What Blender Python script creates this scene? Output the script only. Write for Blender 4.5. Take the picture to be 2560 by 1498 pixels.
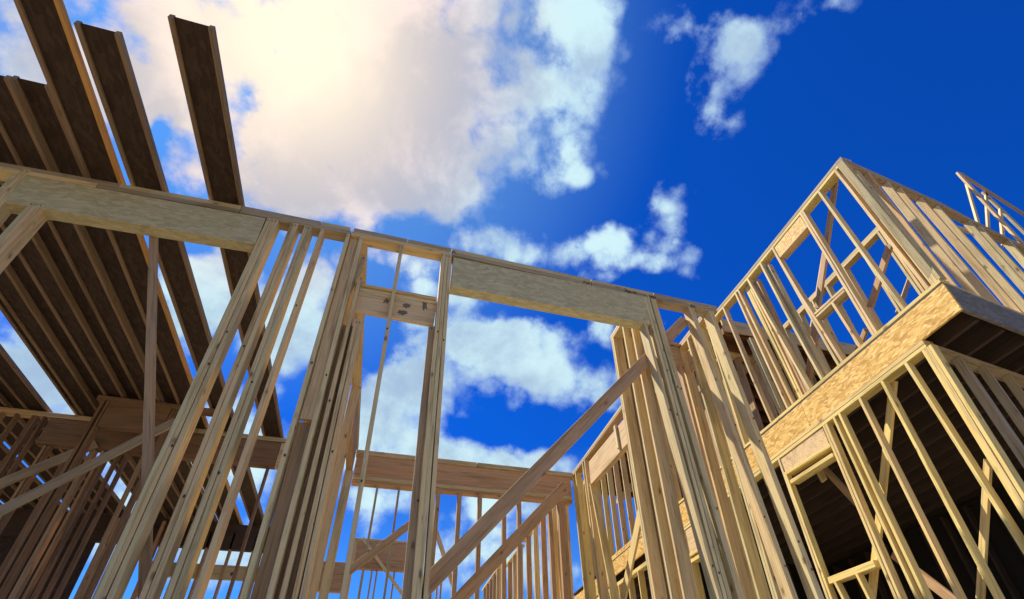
import bpy, bmesh, math, random
from mathutils import Vector, Matrix
random.seed(7)
for o in list(bpy.data.objects): bpy.data.objects.remove(o)
S = bpy.context.scene
COL = S.collection

# ---------------------------------------------------------------- camera
CR = ((0.9605, -0.2765, -0.0302), (0.1456, 0.5925, -0.7923), (0.2370, 0.7567, 0.6094))  # right, down, forward
EYE = Vector((0, 0, 1.5)); FPX = 1312.79; CX, CY = 1337.6, 944.73
cam_d = bpy.data.cameras.new('camera'); cam = bpy.data.objects.new('camera', cam_d); COL.objects.link(cam)
r, d, f = [Vector(v).normalized() for v in CR]
d = (d - r * d.dot(r)).normalized(); f = r.cross(d)
cam.matrix_world = Matrix(((r.x, -d.x, -f.x, 0), (r.y, -d.y, -f.y, 0), (r.z, -d.z, -f.z, 1.5), (0, 0, 0, 1)))
cam_d.sensor_width = 36; cam_d.lens = FPX / 2560 * 36
cam_d.shift_x = -(CX - 1280) / 2560; cam_d.shift_y = (CY - 749) / 2560
cam_d.clip_start = 0.05; cam_d.clip_end = 2000
S.camera = cam
S.render.resolution_x = 1024; S.render.resolution_y = 599

def ray(x, y):
    a, b = (x - CX) / FPX, (y - CY) / FPX
    return r * a + d * b + f
def Y(x, y, v): q = ray(x, y); return EYE + q * (v / q.y)
def X(x, y, v): q = ray(x, y); return EYE + q * (v / q.x)
def Z(x, y, v): q = ray(x, y); return EYE + q * ((v - 1.5) / q.z)

# ---------------------------------------------------------------- sun, sky
SUND = ray(520, 85).normalized()
sun_d = bpy.data.lights.new('sun', 'SUN'); sun = bpy.data.objects.new('sun', sun_d); COL.objects.link(sun)
sun_d.energy = 5.0; sun_d.angle = math.radians(0.6); sun_d.color = (1, .93, .79)
sun.rotation_euler = SUND.to_track_quat('Z', 'Y').to_euler()
S.view_settings.view_transform = 'Standard'; S.view_settings.look = 'None'; S.view_settings.exposure = 1.0; S.view_settings.gamma = 1
W = bpy.data.worlds.new('World'); S.world = W; W.use_nodes = True
nt = W.node_tree; N = nt.nodes; N.clear()
def nd(t, **k):
    n = N.new(t)
    for a, v in k.items(): setattr(n, a, v)
    return n
def lk(a, b): nt.links.new(a, b)
def mth(op, a, b=None, c=None, clamp=False):
    n = nd('ShaderNodeMath', operation=op, use_clamp=clamp)
    for i, v in enumerate((a, b, c)):
        if v is None: continue
        if isinstance(v, (int, float)): n.inputs[i].default_value = v
        else: lk(v, n.inputs[i])
    return n.outputs[0]
def vm(op, a, b=None, out=0):
    n = nd('ShaderNodeVectorMath', operation=op)
    for i, v in enumerate((a, b)):
        if v is None: continue
        if isinstance(v, (tuple, Vector)): n.inputs[i].default_value = tuple(v)
        else: lk(v, n.inputs[i])
    return n.outputs[out]
out = nd('ShaderNodeOutputWorld'); bg = nd('ShaderNodeBackground'); bg.inputs['Strength'].default_value = 0.1
lk(bg.outputs[0], out.inputs[0])
sky = nd('ShaderNodeTexSky', sky_type='NISHITA', sun_disc=False)
sky.sun_elevation = math.asin(SUND.z); sky.sun_rotation = math.atan2(SUND.x, SUND.y)
sky.air_density = 1.0; sky.dust_density = 0.3; sky.ozone_density = 3
tc = nd('ShaderNodeTexCoord'); dirv = tc.outputs['Generated']
sep = nd('ShaderNodeSeparateXYZ'); lk(dirv, sep.inputs[0])
zc = mth('MAXIMUM', sep.outputs[2], 0.08)
comb = nd('ShaderNodeCombineXYZ'); lk(mth('DIVIDE', sep.outputs[0], zc), comb.inputs[0]); lk(mth('DIVIDE', sep.outputs[1], zc), comb.inputs[1])
P0 = comb.outputs[0]                                    # the cloud layer, seen from below
def noise(vec, scale, detail, rough, dist=0.0, col=False):
    n = nd('ShaderNodeTexNoise'); n.inputs['Scale'].default_value = scale; n.inputs['Detail'].default_value = detail
    n.inputs['Roughness'].default_value = rough; n.inputs['Distortion'].default_value = dist
    lk(vec, n.inputs['Vector']); return n.outputs['Color' if col else 'Fac']
w1 = noise(dirv, 7.0, 5, .6, col=True)
wv = vm('SCALE', vm('SUBTRACT', w1, (.5, .5, .5))); wv.node.inputs['Scale'].default_value = 0.10
zz = vm('MULTIPLY', wv, None); lk(mth('DIVIDE', 1.0, zc), zz.node.inputs[1]); 
P1 = vm('ADD', P0, vm('MULTIPLY', zz, (1, 1, 0)))
# cloud masses: (x, y, rx, ry, weight) where they stand over the site
BL = [(1000,150,400,260,1.05),(760,350,280,200,.85),(1130,380,170,150,.7),(880,490,260,80,.6),(590,420,130,110,.6),(230,130,300,220,.95),(390,240,110,120,.55),(60,300,150,150,.4),
 (1190,540,70,70,.45),(1475,240,95,130,1.05),(1490,80,120,80,.75),(1860,120,140,105,1.0),(1850,280,80,90,.75),(1800,200,60,60,.35),(2090,20,100,60,.75),(1440,430,80,55,.85),(1350,480,80,50,.55),
 (1650,500,65,50,.95),(1250,610,120,40,.65),(1340,650,110,35,.5),(1640,650,110,50,.75),(1530,600,80,45,.65),(560,700,95,90,.9),(640,820,80,90,.6),(700,900,90,110,.8),(470,760,80,100,.6),(820,700,60,60,.55),
 (930,650,90,40,.5),(1070,720,90,45,.6),(1190,740,70,35,.45),(1240,905,230,90,1.15),(1400,950,120,70,.75),(1010,960,100,85,1.0),(910,1040,110,80,.7),(1180,850,90,50,.6),(1290,1068,50,20,.5),(1330,830,60,40,.4),
 (1130,1140,110,45,.85),(1320,1150,110,40,.75),(1030,1100,110,60,.8),(940,1260,80,50,.6),(1500,825,45,35,.6),(1550,1010,80,60,.5),(1200,1270,150,50,.6),(1360,1320,90,50,.5),(1330,1440,130,60,.6),(1060,1430,140,50,.6),
 (80,930,160,130,1.1),(600,1150,120,110,.75),(330,1330,250,200,.8),(560,1400,120,70,.8),(820,1200,60,90,.6),(690,560,60,30,-.5),(1320,545,160,32,-.6),(1030,590,70,35,-.45),(480,600,70,35,-.6),(930,870,50,45,-.5),(760,960,40,30,-.5),
 (1250,1085,170,30,-.7),(1310,780,150,30,-.5),(680,640,60,40,-.4),(400,620,100,40,-.4),(980,1330,70,30,-.3),(385,330,22,50,-.9),(1310,60,35,60,-.4),(1120,870,40,30,-.3),(2250,450,450,420,-.7),(1560,420,90,90,-.4),(1640,200,60,200,-.5),(1450,620,60,30,.3),(1100,650,120,50,.4),(1500,700,80,30,.3),(1150,1210,150,50,.5),(1300,1180,160,40,.4),(450,700,60,60,.4),(770,800,70,90,.6),(860,1120,80,70,.6),(1330,300,90,150,.45),(1250,1350,200,60,.45)]
acc = None
def pl(x, y): q = ray(x, y); return Vector((q.x / q.z, q.y / q.z, 0))
for (x, y, rx, ry, wt) in BL:
    c = pl(x, y); a = pl(x + rx, y) - c; b = pl(x, y + ry) - c
    det = a.x * b.y - a.y * b.x
    u = (b.y / det, -b.x / det, 0); v = (-a.y / det, a.x / det, 0)
    q = vm('SUBTRACT', P1, (c.x, c.y, 0))
    du = vm('DOT_PRODUCT', q, u, 1); dv = vm('DOT_PRODUCT', q, v, 1)
    s = mth('MULTIPLY_ADD', dv, dv, mth('MULTIPLY', du, du))
    e = mth('MULTIPLY', mth('EXPONENT', mth('MULTIPLY', s, -1.1)), wt)
    acc = e if acc is None else mth('ADD', acc, e)
fbm = noise(dirv, 7.0, 9, .66, 0)
# unseen cloud density added behind the viewpoint as bright fill for facing wood
bh = nd('ShaderNodeMapRange', interpolation_type='SMOOTHSTEP'); lk(sep.outputs[1], bh.inputs[0]); bh.inputs[1].default_value = -.1; bh.inputs[2].default_value = -.45; bh.inputs[4].default_value = .4
acc = mth('ADD', acc, bh.outputs[0])
def vor(scale):
    n = nd('ShaderNodeTexVoronoi', feature='F1'); n.inputs['Scale'].default_value = scale
    wr = vm('SCALE', vm('SUBTRACT', noise(dirv, scale * .8, 3, .6, col=True), (.5, .5, .5))); wr.node.inputs['Scale'].default_value = 1.1 / scale
    lk(vm('ADD', dirv, wr), n.inputs['Vector']); return n.outputs['Distance']
acc = mth('ADD', acc, mth('MULTIPLY', mth('SUBTRACT', vor(11.0), .42), -.95))
acc = mth('ADD', acc, mth('MULTIPLY', mth('SUBTRACT', vor(27.0), .42), -.45))
dens = mth('ADD', mth('MULTIPLY', acc, 1.12), mth('MULTIPLY', mth('SUBTRACT', fbm, .48), 2.4))
mr = nd('ShaderNodeMapRange', interpolation_type='SMOOTHSTEP'); lk(dens, mr.inputs[0])
mr.inputs[1].default_value = .16; mr.inputs[2].default_value = 1.0
cloud = mr.outputs[0]
# shading of the cloud: thick parts greyer, thin rims brighter
sh = noise(vm('ADD', dirv, (.13, .07, .21)), 4.2, 9, .62, .2)
SHB = [(630,150,70,110,.22),(560,40,60,50,.14),(405,310,30,70,.22),(1290,90,70,120,.16),(1130,120,120,130,.10),(1200,560,120,50,.12),(1010,500,140,50,.10),(1220,1010,110,40,.10),(760,610,150,40,.12),(1470,170,60,60,.10),(1240,440,100,90,.08),(860,330,100,60,.06),(330,120,90,120,.1)]
for (x, y, rx, ry, wt) in SHB:
    c = pl(x, y); a = pl(x + rx, y) - c; b = pl(x, y + ry) - c
    det = a.x * b.y - a.y * b.x
    q = vm('SUBTRACT', P1, (c.x, c.y, 0))
    du = vm('DOT_PRODUCT', q, (b.y / det, -b.x / det, 0), 1); dv = vm('DOT_PRODUCT', q, (-a.y / det, a.x / det, 0), 1)
    e = mth('MULTIPLY', mth('EXPONENT', mth('MULTIPLY', mth('MULTIPLY_ADD', dv, dv, mth('MULTIPLY', du, du)), -0.9)), -wt * 1.6)
    sh = mth('ADD', sh, e)
mr2 = nd('ShaderNodeMapRange', interpolation_type='SMOOTHSTEP'); lk(mth('ADD', sh, mth('MULTIPLY', dens, -.02)), mr2.inputs[0])
mr2.inputs[1].default_value = .30; mr2.inputs[2].default_value = .56
def mixc(fac, a, b):
    n = nd('ShaderNodeMix', data_type='RGBA')
    if isinstance(fac, float): n.inputs[0].default_value = fac
    else: lk(fac, n.inputs[0])
    for i, v in ((6, a), (7, b)):
        if isinstance(v, tuple): n.inputs[i].default_value = v + (1,)
        else: lk(v, n.inputs[i])
    return n.outputs[2]
thk = nd('ShaderNodeMapRange', interpolation_type='SMOOTHSTEP'); lk(dens, thk.inputs[0]); thk.inputs[1].default_value = .35; thk.inputs[2].default_value = 1.15
ccol = mixc(thk.outputs[0], (4.0, 5.9, 8.8), mixc(mr2.outputs[0], (3.8, 5.3, 7.3), (6.6, 9.1, 9.7)))
sd = vm('DOT_PRODUCT', vm('NORMALIZE', dirv), tuple(ray(715, 95).normalized()), 1)
g1 = nd('ShaderNodeMapRange', interpolation_type='SMOOTHSTEP'); lk(sd, g1.inputs[0]); g1.inputs[1].default_value = .90; g1.inputs[2].default_value = 1.0
g2 = mth('POWER', mth('MAXIMUM', sd, 0.0), 60.0)
ccol = mixc(mth('MULTIPLY', g1.outputs[0], .85), ccol, mixc(mr2.outputs[0], (4.9, 4.4, 5.2), (10, 7.2, 7.1)))
ccol = mixc(mth('MULTIPLY', g2, .9, clamp=True), ccol, (13, 11, 8.2))
skyc = vm('MULTIPLY', sky.outputs[0], (.025, .45, 1.52))
elev = nd('ShaderNodeMapRange'); lk(sep.outputs[2], elev.inputs[0]); elev.inputs[1].default_value = .22; elev.inputs[2].default_value = .50
skyc = mixc(elev.outputs[0], mixc(.24, vm('MULTIPLY', skyc, (1.0, 1.5, 1.1)), (3.0, 6.0, 8.6)), skyc)
au = nd('ShaderNodeMapRange', interpolation_type='SMOOTHSTEP'); lk(sd, au.inputs[0]); au.inputs[1].default_value = .80; au.inputs[2].default_value = 1.0; au.inputs[4].default_value = .30
skyc = mixc(au.outputs[0], skyc, (3.2, 7.2, 9.6))
fin = mixc(cloud, skyc, ccol)
fin = vm('SCALE', fin); fin.node.inputs['Scale'].default_value = .50
lk(fin, bg.inputs[0])

# ---------------------------------------------------------------- materials
def mat(name):
    m = bpy.data.materials.new(name); m.use_nodes = True; t = m.node_tree; t.nodes.clear()
    o = t.nodes.new('ShaderNodeOutputMaterial'); b = t.nodes.new('ShaderNodeBsdfPrincipled'); t.links.new(b.outputs[0], o.inputs[0])
    b.inputs['Roughness'].default_value = .8; b.inputs['Specular IOR Level'].default_value = .25
    return m, t, b
def T(t, kind, ins=None, **k):
    n = t.nodes.new(kind)
    for a, v in k.items(): setattr(n, a, v)
    for i, v in (ins or {}).items():
        if hasattr(v, 'is_linked') or isinstance(v, bpy.types.NodeSocket): t.links.new(v, n.inputs[i])
        else: n.inputs[i].default_value = v
    return n
def ramp(t, fac, stops):
    n = t.nodes.new('ShaderNodeValToRGB'); t.links.new(fac, n.inputs[0])
    while len(n.color_ramp.elements) < len(stops): n.color_ramp.elements.new(.5)
    for e, (p, c) in zip(n.color_ramp.elements, stops): e.position = p; e.color = c if len(c) == 4 else tuple(c) + (1,)
    return n.outputs[0]
def mixn(t, fac, a, b, bt='MIX'):
    n = t.nodes.new('ShaderNodeMix'); n.data_type = 'RGBA'; n.blend_type = bt
    for i, v in ((0, fac), (6, a), (7, b)):
        if isinstance(v, bpy.types.NodeSocket): t.links.new(v, n.inputs[i])
        else: n.inputs[i].default_value = v if i == 0 else tuple(v) + (1,)
    return n.outputs[2]
def lumber(name, tones, dark=1.0, knot=.5):
    m, t, b = mat(name)
    co = T(t, 'ShaderNodeTexCoord').outputs['Object']; oi = T(t, 'ShaderNodeObjectInfo')
    off = T(t, 'ShaderNodeVectorMath', {0: oi.outputs['Random'], 1: (37., 91., 53.)}, operation='MULTIPLY').outputs[0]
    c2 = T(t, 'ShaderNodeVectorMath', {0: co, 1: off}, operation='ADD').outputs[0]
    base = ramp(t, oi.outputs['Random'], [(i / (len(tones) - 1), c) for i, c in enumerate(tones)])
    mp = T(t, 'ShaderNodeMapping', {0: c2, 3: (1, 1, .035)}).outputs[0]
    n1 = T(t, 'ShaderNodeTexNoise', {'Vector': mp, 'Scale': 55., 'Detail': 5., 'Roughness': .6, 'Distortion': .6}).outputs['Fac']
    n2 = T(t, 'ShaderNodeTexNoise', {'Vector': T(t, 'ShaderNodeMapping', {0: c2, 3: (1, 1, .12)}).outputs[0], 'Scale': 9., 'Detail': 4., 'Roughness': .6}).outputs['Fac']
    grain = ramp(t, n1, [(.32, (.52, .43, .33)), (.50, (1, 1, 1)), (.72, (1.0, .90, .78))])
    blot = ramp(t, n2, [(.30, (.62, .57, .48)), (.50, (1, 1, 1)), (.72, (1.06, .90, .76))])
    col = mixn(t, .75, base, grain, 'MULTIPLY'); col = mixn(t, .8, col, blot, 'MULTIPLY')
    kv = T(t, 'ShaderNodeMapping', {0: c2, 3: (6.0, 6.0, 2.8)}).outputs[0]
    kd = T(t, 'ShaderNodeTexNoise', {'Vector': c2, 'Scale': 30., 'Detail': 2.}, ).outputs['Color']
    kv2 = T(t, 'ShaderNodeVectorMath', {0: kv, 1: T(t, 'ShaderNodeVectorMath', {0: kd, 1: (.12, .12, .12)}, operation='MULTIPLY').outputs[0]}, operation='ADD').outputs[0]
    vo = T(t, 'ShaderNodeTexVoronoi', {'Vector': kv2, 'Scale': 1., 'Randomness': 1.}).outputs['Distance']
    kn = ramp(t, vo, [(0, (1, 1, 1)), (.07, (.9, .9, .9)), (.11, (.25, .25, .25)), (.19, (0, 0, 0))])
    kf = T(t, 'ShaderNodeMath', {0: kn, 1: knot * 1.5}, operation='MULTIPLY').outputs[0]
    col = mixn(t, kf, col, (.09, .035, .012))
    if dark != 1: col = mixn(t, 1., col, (dark, dark, dark), 'MULTIPLY')
    t.links.new(col, b.inputs['Base Color'])
    bp = T(t, 'ShaderNodeBump', {'Strength': .25, 'Distance': .004, 'Height': n1}); t.links.new(bp.outputs[0], b.inputs['Normal'])
    return m
def osb(name, c0, c1, c2, scale=1.0, contrast=1.0):
    m, t, b = mat(name)
    co = T(t, 'ShaderNodeTexCoord').outputs['Object']
    wob = T(t, 'ShaderNodeTexNoise', {'Vector': co, 'Scale': 6., 'Detail': 2.}).outputs['Color']
    cw = T(t, 'ShaderNodeVectorMath', {0: co, 1: T(t, 'ShaderNodeVectorMath', {0: wob, 1: (.08,) * 3}, operation='MULTIPLY').outputs[0]}, operation='ADD').outputs[0]
    col = None; hs = []
    for k, (a, st) in enumerate(((.3, 3.6), (1.2, 2.8), (2.3, 4.4), (.9, 3.2), (2.8, 2.6))):
        mp = T(t, 'ShaderNodeMapping', {0: cw, 1: (k * 3.1, k * 1.7, k * .9), 2: (a, a * .8, a), 3: (8 * st * scale, 8 * st * scale, 8 * scale)}, vector_type='TEXTURE' if False else 'POINT').outputs[0]
        v = T(t, 'ShaderNodeTexVoronoi', {'Vector': mp, 'Scale': 1., 'Randomness': .95})
        r1 = ramp(t, T(t, 'ShaderNodeSeparateColor', {0: v.outputs['Color']}).outputs[0], [(0, c0), (.5, c1), (1, c2)])
        msk = ramp(t, T(t, 'ShaderNodeSeparateColor', {0: v.outputs['Color']}).outputs[1], [(.52, (0, 0, 0)), (.56, (1, 1, 1))])
        col = r1 if col is None else mixn(t, msk, col, r1)
        hs.append(v.outputs['Distance'])
    t.links.new(col, b.inputs['Base Color']); b.inputs['Roughness'].default_value = .7
    bp = T(t, 'ShaderNodeBump', {'Strength': .35 * contrast, 'Distance': .006, 'Height': hs[1]}); t.links.new(bp.outputs[0], b.inputs['Normal'])
    return m
LUM = lumber('lumber', [(.51, .43, .225), (.65, .49, .245), (.61, .435, .215), (.69, .555, .28), (.53, .455, .24), (.66, .475, .245)])
LUMY = lumber('yellow_lumber', [(.68, .54, .20), (.74, .57, .20), (.64, .50, .20), (.70, .51, .22)])
LUMB = lumber('brown_lumber', [(.42, .265, .135), (.48, .30, .155), (.40, .265, .14), (.46, .32, .175)])
LUMW = lumber('weathered_lumber', [(.38, .31, .20), (.42, .33, .20), (.35, .29, .19)], knot=.3)
OSB = osb('osb', (.42, .215, .035), (.60, .345, .07), (.76, .52, .17), scale=1.7)
OSBG = osb('grey_osb', (.13, .11, .08), (.17, .145, .10), (.22, .19, .14), scale=1.5)  # darker grey strand board for the front rim
LSL = osb('strand_header', (.40, .34, .17), (.48, .405, .21), (.56, .48, .26), scale=1.4, contrast=.6)
OSBD = osb('web_board', (.038, .022, .013), (.052, .031, .018), (.07, .043, .025), scale=1.2)  # colour lowered to hold the shade under the joists and soffit
PLY = lumber('plywood', [(.64, .46, .24), (.68, .50, .27), (.62, .44, .23)], knot=.15)
def plain(name, c, rough=.8, metal=0.):
    m, t, b = mat(name); b.inputs['Base Color'].default_value = c + (1,); b.inputs['Roughness'].default_value = rough; b.inputs['Metallic'].default_value = metal
    return m
PENCIL = plain('pencil', (.03, .025, .02)); STEEL = plain('galvanised_steel', (.35, .35, .36), .35, .9)
gm, gt, gb = mat('bare_soil')
gco = T(gt, 'ShaderNodeTexCoord').outputs['Object']
gn = T(gt, 'ShaderNodeTexNoise', {'Vector': gco, 'Scale': .6, 'Detail': 8., 'Roughness': .65}).outputs['Fac']
gt.links.new(ramp(gt, gn, [(.3, (.10, .07, .045)), (.6, (.19, .14, .09)), (.8, (.25, .19, .13))]), gb.inputs['Base Color'])
ROOMDARK = plain('room_darkness', (.018, .015, .012))  # near-black colour standing for the unlit depth of the rooms
STAIN = plain('dark_stain', (.17, .13, .08))
BARK = plain('bark', (.10, .075, .06))
cm, ct, cb = mat('concrete')
cn = T(ct, 'ShaderNodeTexNoise', {'Vector': T(ct, 'ShaderNodeTexCoord').outputs['Object'], 'Scale': 1.6, 'Detail': 8.}).outputs['Fac']
ct.links.new(ramp(ct, cn, [(.3, (.42, .39, .34)), (.7, (.52, .49, .43))]), cb.inputs['Base Color'])

# ---------------------------------------------------------------- builders
def thing(name, label, cat, loc=(0, 0, 0), group=None, kind=None):
    o = bpy.data.objects.new(name, None); COL.objects.link(o); o.location = loc; o.empty_display_size = .2
    if label: o['label'] = label; o['category'] = cat
    if group: o['group'] = group
    if kind: o['kind'] = kind
    return o
def link(name, me, m, parent, mw):
    o = bpy.data.objects.new(name, me); COL.objects.link(o)
    if m: me.materials.append(m)
    if parent is not None:
        o.parent = parent; o.matrix_parent_inverse = Matrix()
        o.matrix_basis = pm(parent).inverted() @ mw
    else: o.matrix_basis = mw
    MW[o.name] = mw
    return o
MW = {}
def pm(p): return MW.get(p.name, Matrix.Translation(p.location))
def beam_mesh(w, dp, L, bow=0.0, seg=1, twist=0.0):
    bm = bmesh.new(); rings = []
    ph = random.random() * 6; a1 = random.uniform(-1, 1) * bow; a2 = random.uniform(-1, 1) * bow
    e = min(.003, w * .1, dp * .1)
    for i in range(seg + 1):
        s = i / seg; z = L * s
        ox = a1 * math.sin(math.pi * s) + a2 * .4 * math.sin(2 * math.pi * s + ph) * math.sin(math.pi * s); oy = a2 * math.sin(math.pi * s)
        pts = [(e, 0), (w - e, 0), (w, e), (w, dp - e), (w - e, dp), (e, dp), (0, dp - e), (0, e)]
        rings.append([bm.verts.new((x + ox, y + oy, z)) for x, y in pts])
    for a, b in zip(rings, rings[1:]):
        for k in range(8): bm.faces.new((a[k], a[(k + 1) % 8], b[(k + 1) % 8], b[k]))
    bm.faces.new(rings[0][::-1]); bm.faces.new(rings[-1])
    me = bpy.data.meshes.new('board'); bm.to_mesh(me); bm.free(); return me
def board(name, par, A, B, u, v, w, dp, m, bow=None):
    """a sawn board whose near-left edge runs A to B; w along u, dp along v"""
    A = Vector(A); B = Vector(B); z = (B - A); L = z.length; z.normalize()
    x = Vector(u); x = (x - z * x.dot(z)).normalized(); y = z.cross(x)
    vv = Vector(v)
    if y.dot(vv) < 0:                                   # keep right-handed: start from the other edge
        A = A + x * w; x = -x; y = z.cross(x)
    if bow is None: bow = .008 if L > 2 else .001
    me = beam_mesh(w, dp, L, bow, 8 if L > 1.5 else 1)
    mw = Matrix(((x.x, y.x, z.x, A.x), (x.y, y.y, z.y, A.y), (x.z, y.z, z.z, A.z), (0, 0, 0, 1)))
    return link(name, me, m, par, mw)
NAILS = {}; NAILM = plain('nail_and_knot', (.06, .035, .022))
UX, UY, UZ = Vector((1, 0, 0)), Vector((0, 1, 0)), Vector((0, 0, 1))
def upto(A, B, zt=None, zb=None):
    """A upper, B lower point of an edge; stretch it along itself to heights zt / zb"""
    D = B - A
    A2 = A if zt is None else A + D * ((zt - A.z) / D.z)
    B2 = B if zb is None else A + D * ((zb - A.z) / D.z)
    return A2, B2
def studs(par, A, B, u, v, n=1, dp=.14, w=.038, m=None, zt=None, zb=.08, name='stud', gap=.0012):
    """n boards nailed side by side along u"""
    A, B = upto(A, B, zt, zb)
    for i in range(n):
        o = u * (i * (w + gap)); j = v * (random.uniform(0, .003) if n > 1 else 0)
        mm = m or LUM
        ob = board(name, par, A + o + j, B + o + j, u, v, w, dp - .004, mm)
        if par.get('nails') or NAILS.get(par.name):
            dz = (B - A).normalized(); bm = bmesh.new(); ctr = A + o + j; un = (u - dz * u.dot(dz)).normalized(); nn = un.cross(dz).normalized()
            if nn.dot(v) > 0: nn = -nn
            for q in (.03, .045, 1.2 + random.random(), 2.6 + random.random()):
                p0 = un * random.uniform(.25, .75) * w + dz * q + nn * .004; rr = .0055 if q < .1 else .009
                vs = [bm.verts.new(p0 + un * math.cos(k * .785) * rr + dz * math.sin(k * .785) * rr * (1 if q < .1 else 1.6)) for k in range(8)]; fc = bm.faces.new(vs)
                if fc.normal.dot(nn) < 0: fc.normal_flip()
            me = bpy.data.meshes.new('nail_heads'); bm.to_mesh(me); bm.free(); link('nail_heads', me, NAILM, ob, Matrix.Translation(ctr))
def plank(name, par, x0, x1, y0, y1, z0, z1, m, bow=0.0):
    """axis-aligned board; grain follows its longest side"""
    dx, dy, dz = x1 - x0, y1 - y0, z1 - z0
    if dx >= dy and dx >= dz: return board(name, par, (x0, y0, z0), (x1, y0, z0), UY, UZ, dy, dz, m, bow)
    if dy >= dz: return board(name, par, (x0, y0, z0), (x0, y1, z0), UX, UZ, dx, dz, m, bow)
    return board(name, par, (x0, y0, z0), (x0, y0, z1), UX, UY, dx, dy, m, bow)
def sheet(name, par, A, B, C, D, nrm, th, m):
    """flat sheet with corners A B C D, thickness th along nrm"""
    A, B, C, D = [Vector(p) for p in (A, B, C, D)]
    x = (B - A).normalized(); y = nrm.cross(x).normalized(); n = x.cross(y)
    bm = bmesh.new(); Mx = Matrix(((x.x, y.x, n.x, A.x), (x.y, y.y, n.y, A.y), (x.z, y.z, n.z, A.z), (0, 0, 0, 1))); Mi = Mx.inverted()
    f0 = [bm.verts.new(Mi @ p) for p in (A, B, C, D)]; f1 = [bm.verts.new(Mi @ (p + nrm * th)) for p in (A, B, C, D)]
    bm.faces.new(f0); bm.faces.new(f1[::-1])
    for i in range(4): bm.faces.new((f0[i], f1[i], f1[(i + 1) % 4], f0[(i + 1) % 4]))
    bmesh.ops.recalc_face_normals(bm, faces=bm.faces); me = bpy.data.meshes.new(name); bm.to_mesh(me); bm.free()
    return link(name, me, m, par, Mx)

# ---------------------------------------------------------------- ground
def slab(name, x0, x1, y0, y1, z, m, n=1):
    bm = bmesh.new(); bmesh.ops.create_grid(bm, x_segments=n, y_segments=n, size=1)
    for v in bm.verts: v.co = Vector(((x0 + x1) / 2 + v.co.x * (x1 - x0) / 2, (y0 + y1) / 2 + v.co.y * (y1 - y0) / 2, 0))
    me = bpy.data.meshes.new(name); bm.to_mesh(me); bm.free(); o = link(name, me, m, None, Matrix.Translation((0, 0, z))); o['kind'] = 'structure'; return o
slab('ground', -900, 900, -900, 900, -.15, gm)
bm = bmesh.new(); bmesh.ops.create_cube(bm, size=1)
for v in bm.verts: v.co = Vector((v.co.x * 6.4, v.co.y * 27, v.co.z * .22))
me = bpy.data.meshes.new('slab'); bm.to_mesh(me); bm.free()
o = link('foundation_and_bounce_slab', me, cm, None, Matrix.Translation((1.95, 3.5, -.03))); o['kind'] = 'structure'  # pale unseen slab, sized to bounce fill light up onto the framing

cm2, ct2, cb2 = mat('dim_room_concrete')  # darker than the middle slab, to hold down bounce in the side rooms
cn2 = T(ct2, 'ShaderNodeTexNoise', {'Vector': T(ct2, 'ShaderNodeTexCoord').outputs['Object'], 'Scale': 1.1, 'Detail': 8.}).outputs['Fac']
ct2.links.new(ramp(ct2, cn2, [(.3, (.13, .11, .085)), (.7, (.22, .19, .15))]), cb2.inputs['Base Color'])
for x0, x1, y0, y1 in ((-13, -1.255, 3.9, 17), (5.155, 12.5, 2.2, 17)):
    bm = bmesh.new(); bmesh.ops.create_cube(bm, size=1)
    for v in bm.verts: v.co = Vector((v.co.x * (x1 - x0), v.co.y * (y1 - y0), v.co.z * .21))
    me = bpy.data.meshes.new('slab'); bm.to_mesh(me); bm.free()
    o = link('foundation_and_bounce_slab', me, cm2, None, Matrix.Translation(((x0 + x1) / 2, (y0 + y1) / 2, -.03))); o['kind'] = 'structure'

# ---------------------------------------------------------------- NEAR WALL (front face y = WY)
WY = 4.15; ZT = 6.64; PT = .062; ZS = ZT - 2 * PT
near = thing('framed_wall', 'tall open stud wall nearest the camera, with a wide strand header opening in its middle', 'wall', (0, WY, 0))
NAILS[near.name] = True
def ns(tl, bl, n=1, m=None, dp=.14, zt=None, off=0., w=.038, zb=.08):
    studs(near, Y(*tl, WY + off), Y(*bl, WY + off), UX, UY, n, dp, w, m, ZS if zt is None else zt, zb)
top = [(-60, 393), (304, 459), (607, 514), (883, 569), (1129, 620), (1478, 698), (1790, 765)]
pts = [Y(x, y, WY) for x, y in top]
def platerun(a, b, layer, m=LUM, dy=0.):
    """top plate pieces from pixel x a to b following the wall head"""
    def at(x):
        for (p, q), (P, Q) in zip(zip(top, top[1:]), zip(pts, pts[1:])):
            if x <= q[0] or q is top[-1]:
                s = (x - p[0]) / (q[0] - p[0]); return P + (Q - P) * s
    A, B = at(a), at(b)
    A = A - UZ * (layer + 1) * PT + UY * dy; B = B - UZ * (layer + 1) * PT + UY * dy
    board('top_plate', near, A, B, UY, UZ, .14 - dy, PT - .002, m, .002)
for a, b in ((-60, 300), (302, 606), (608, 800), (802, 876), (886, 1016), (1018, 1128), (1130, 1476), (1478, 1628), (1630, 1790)): platerun(a, b, 0, random.choice((LUM, LUMW)), random.uniform(0, .004))
for a, b in ((-60, 250), (252, 606), (608, 880), (882, 1128), (1130, 1476), (1478, 1620), (1622, 1788)): platerun(a, b, 1, random.choice((LUM, LUMW)), random.uniform(0, .003))
# scrap block bridging the gap in the upper plate
ns((668, 546), (228, 1498), 3)
ns((727, 558), (346, 1498), 2)
ns((761, 565), (407, 1498), 2)
ns((802, 572), (481, 1498), 1)
ns((866, 587), (601, 1498), 1)
ns((899, 593), (662, 1498), 1)
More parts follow.
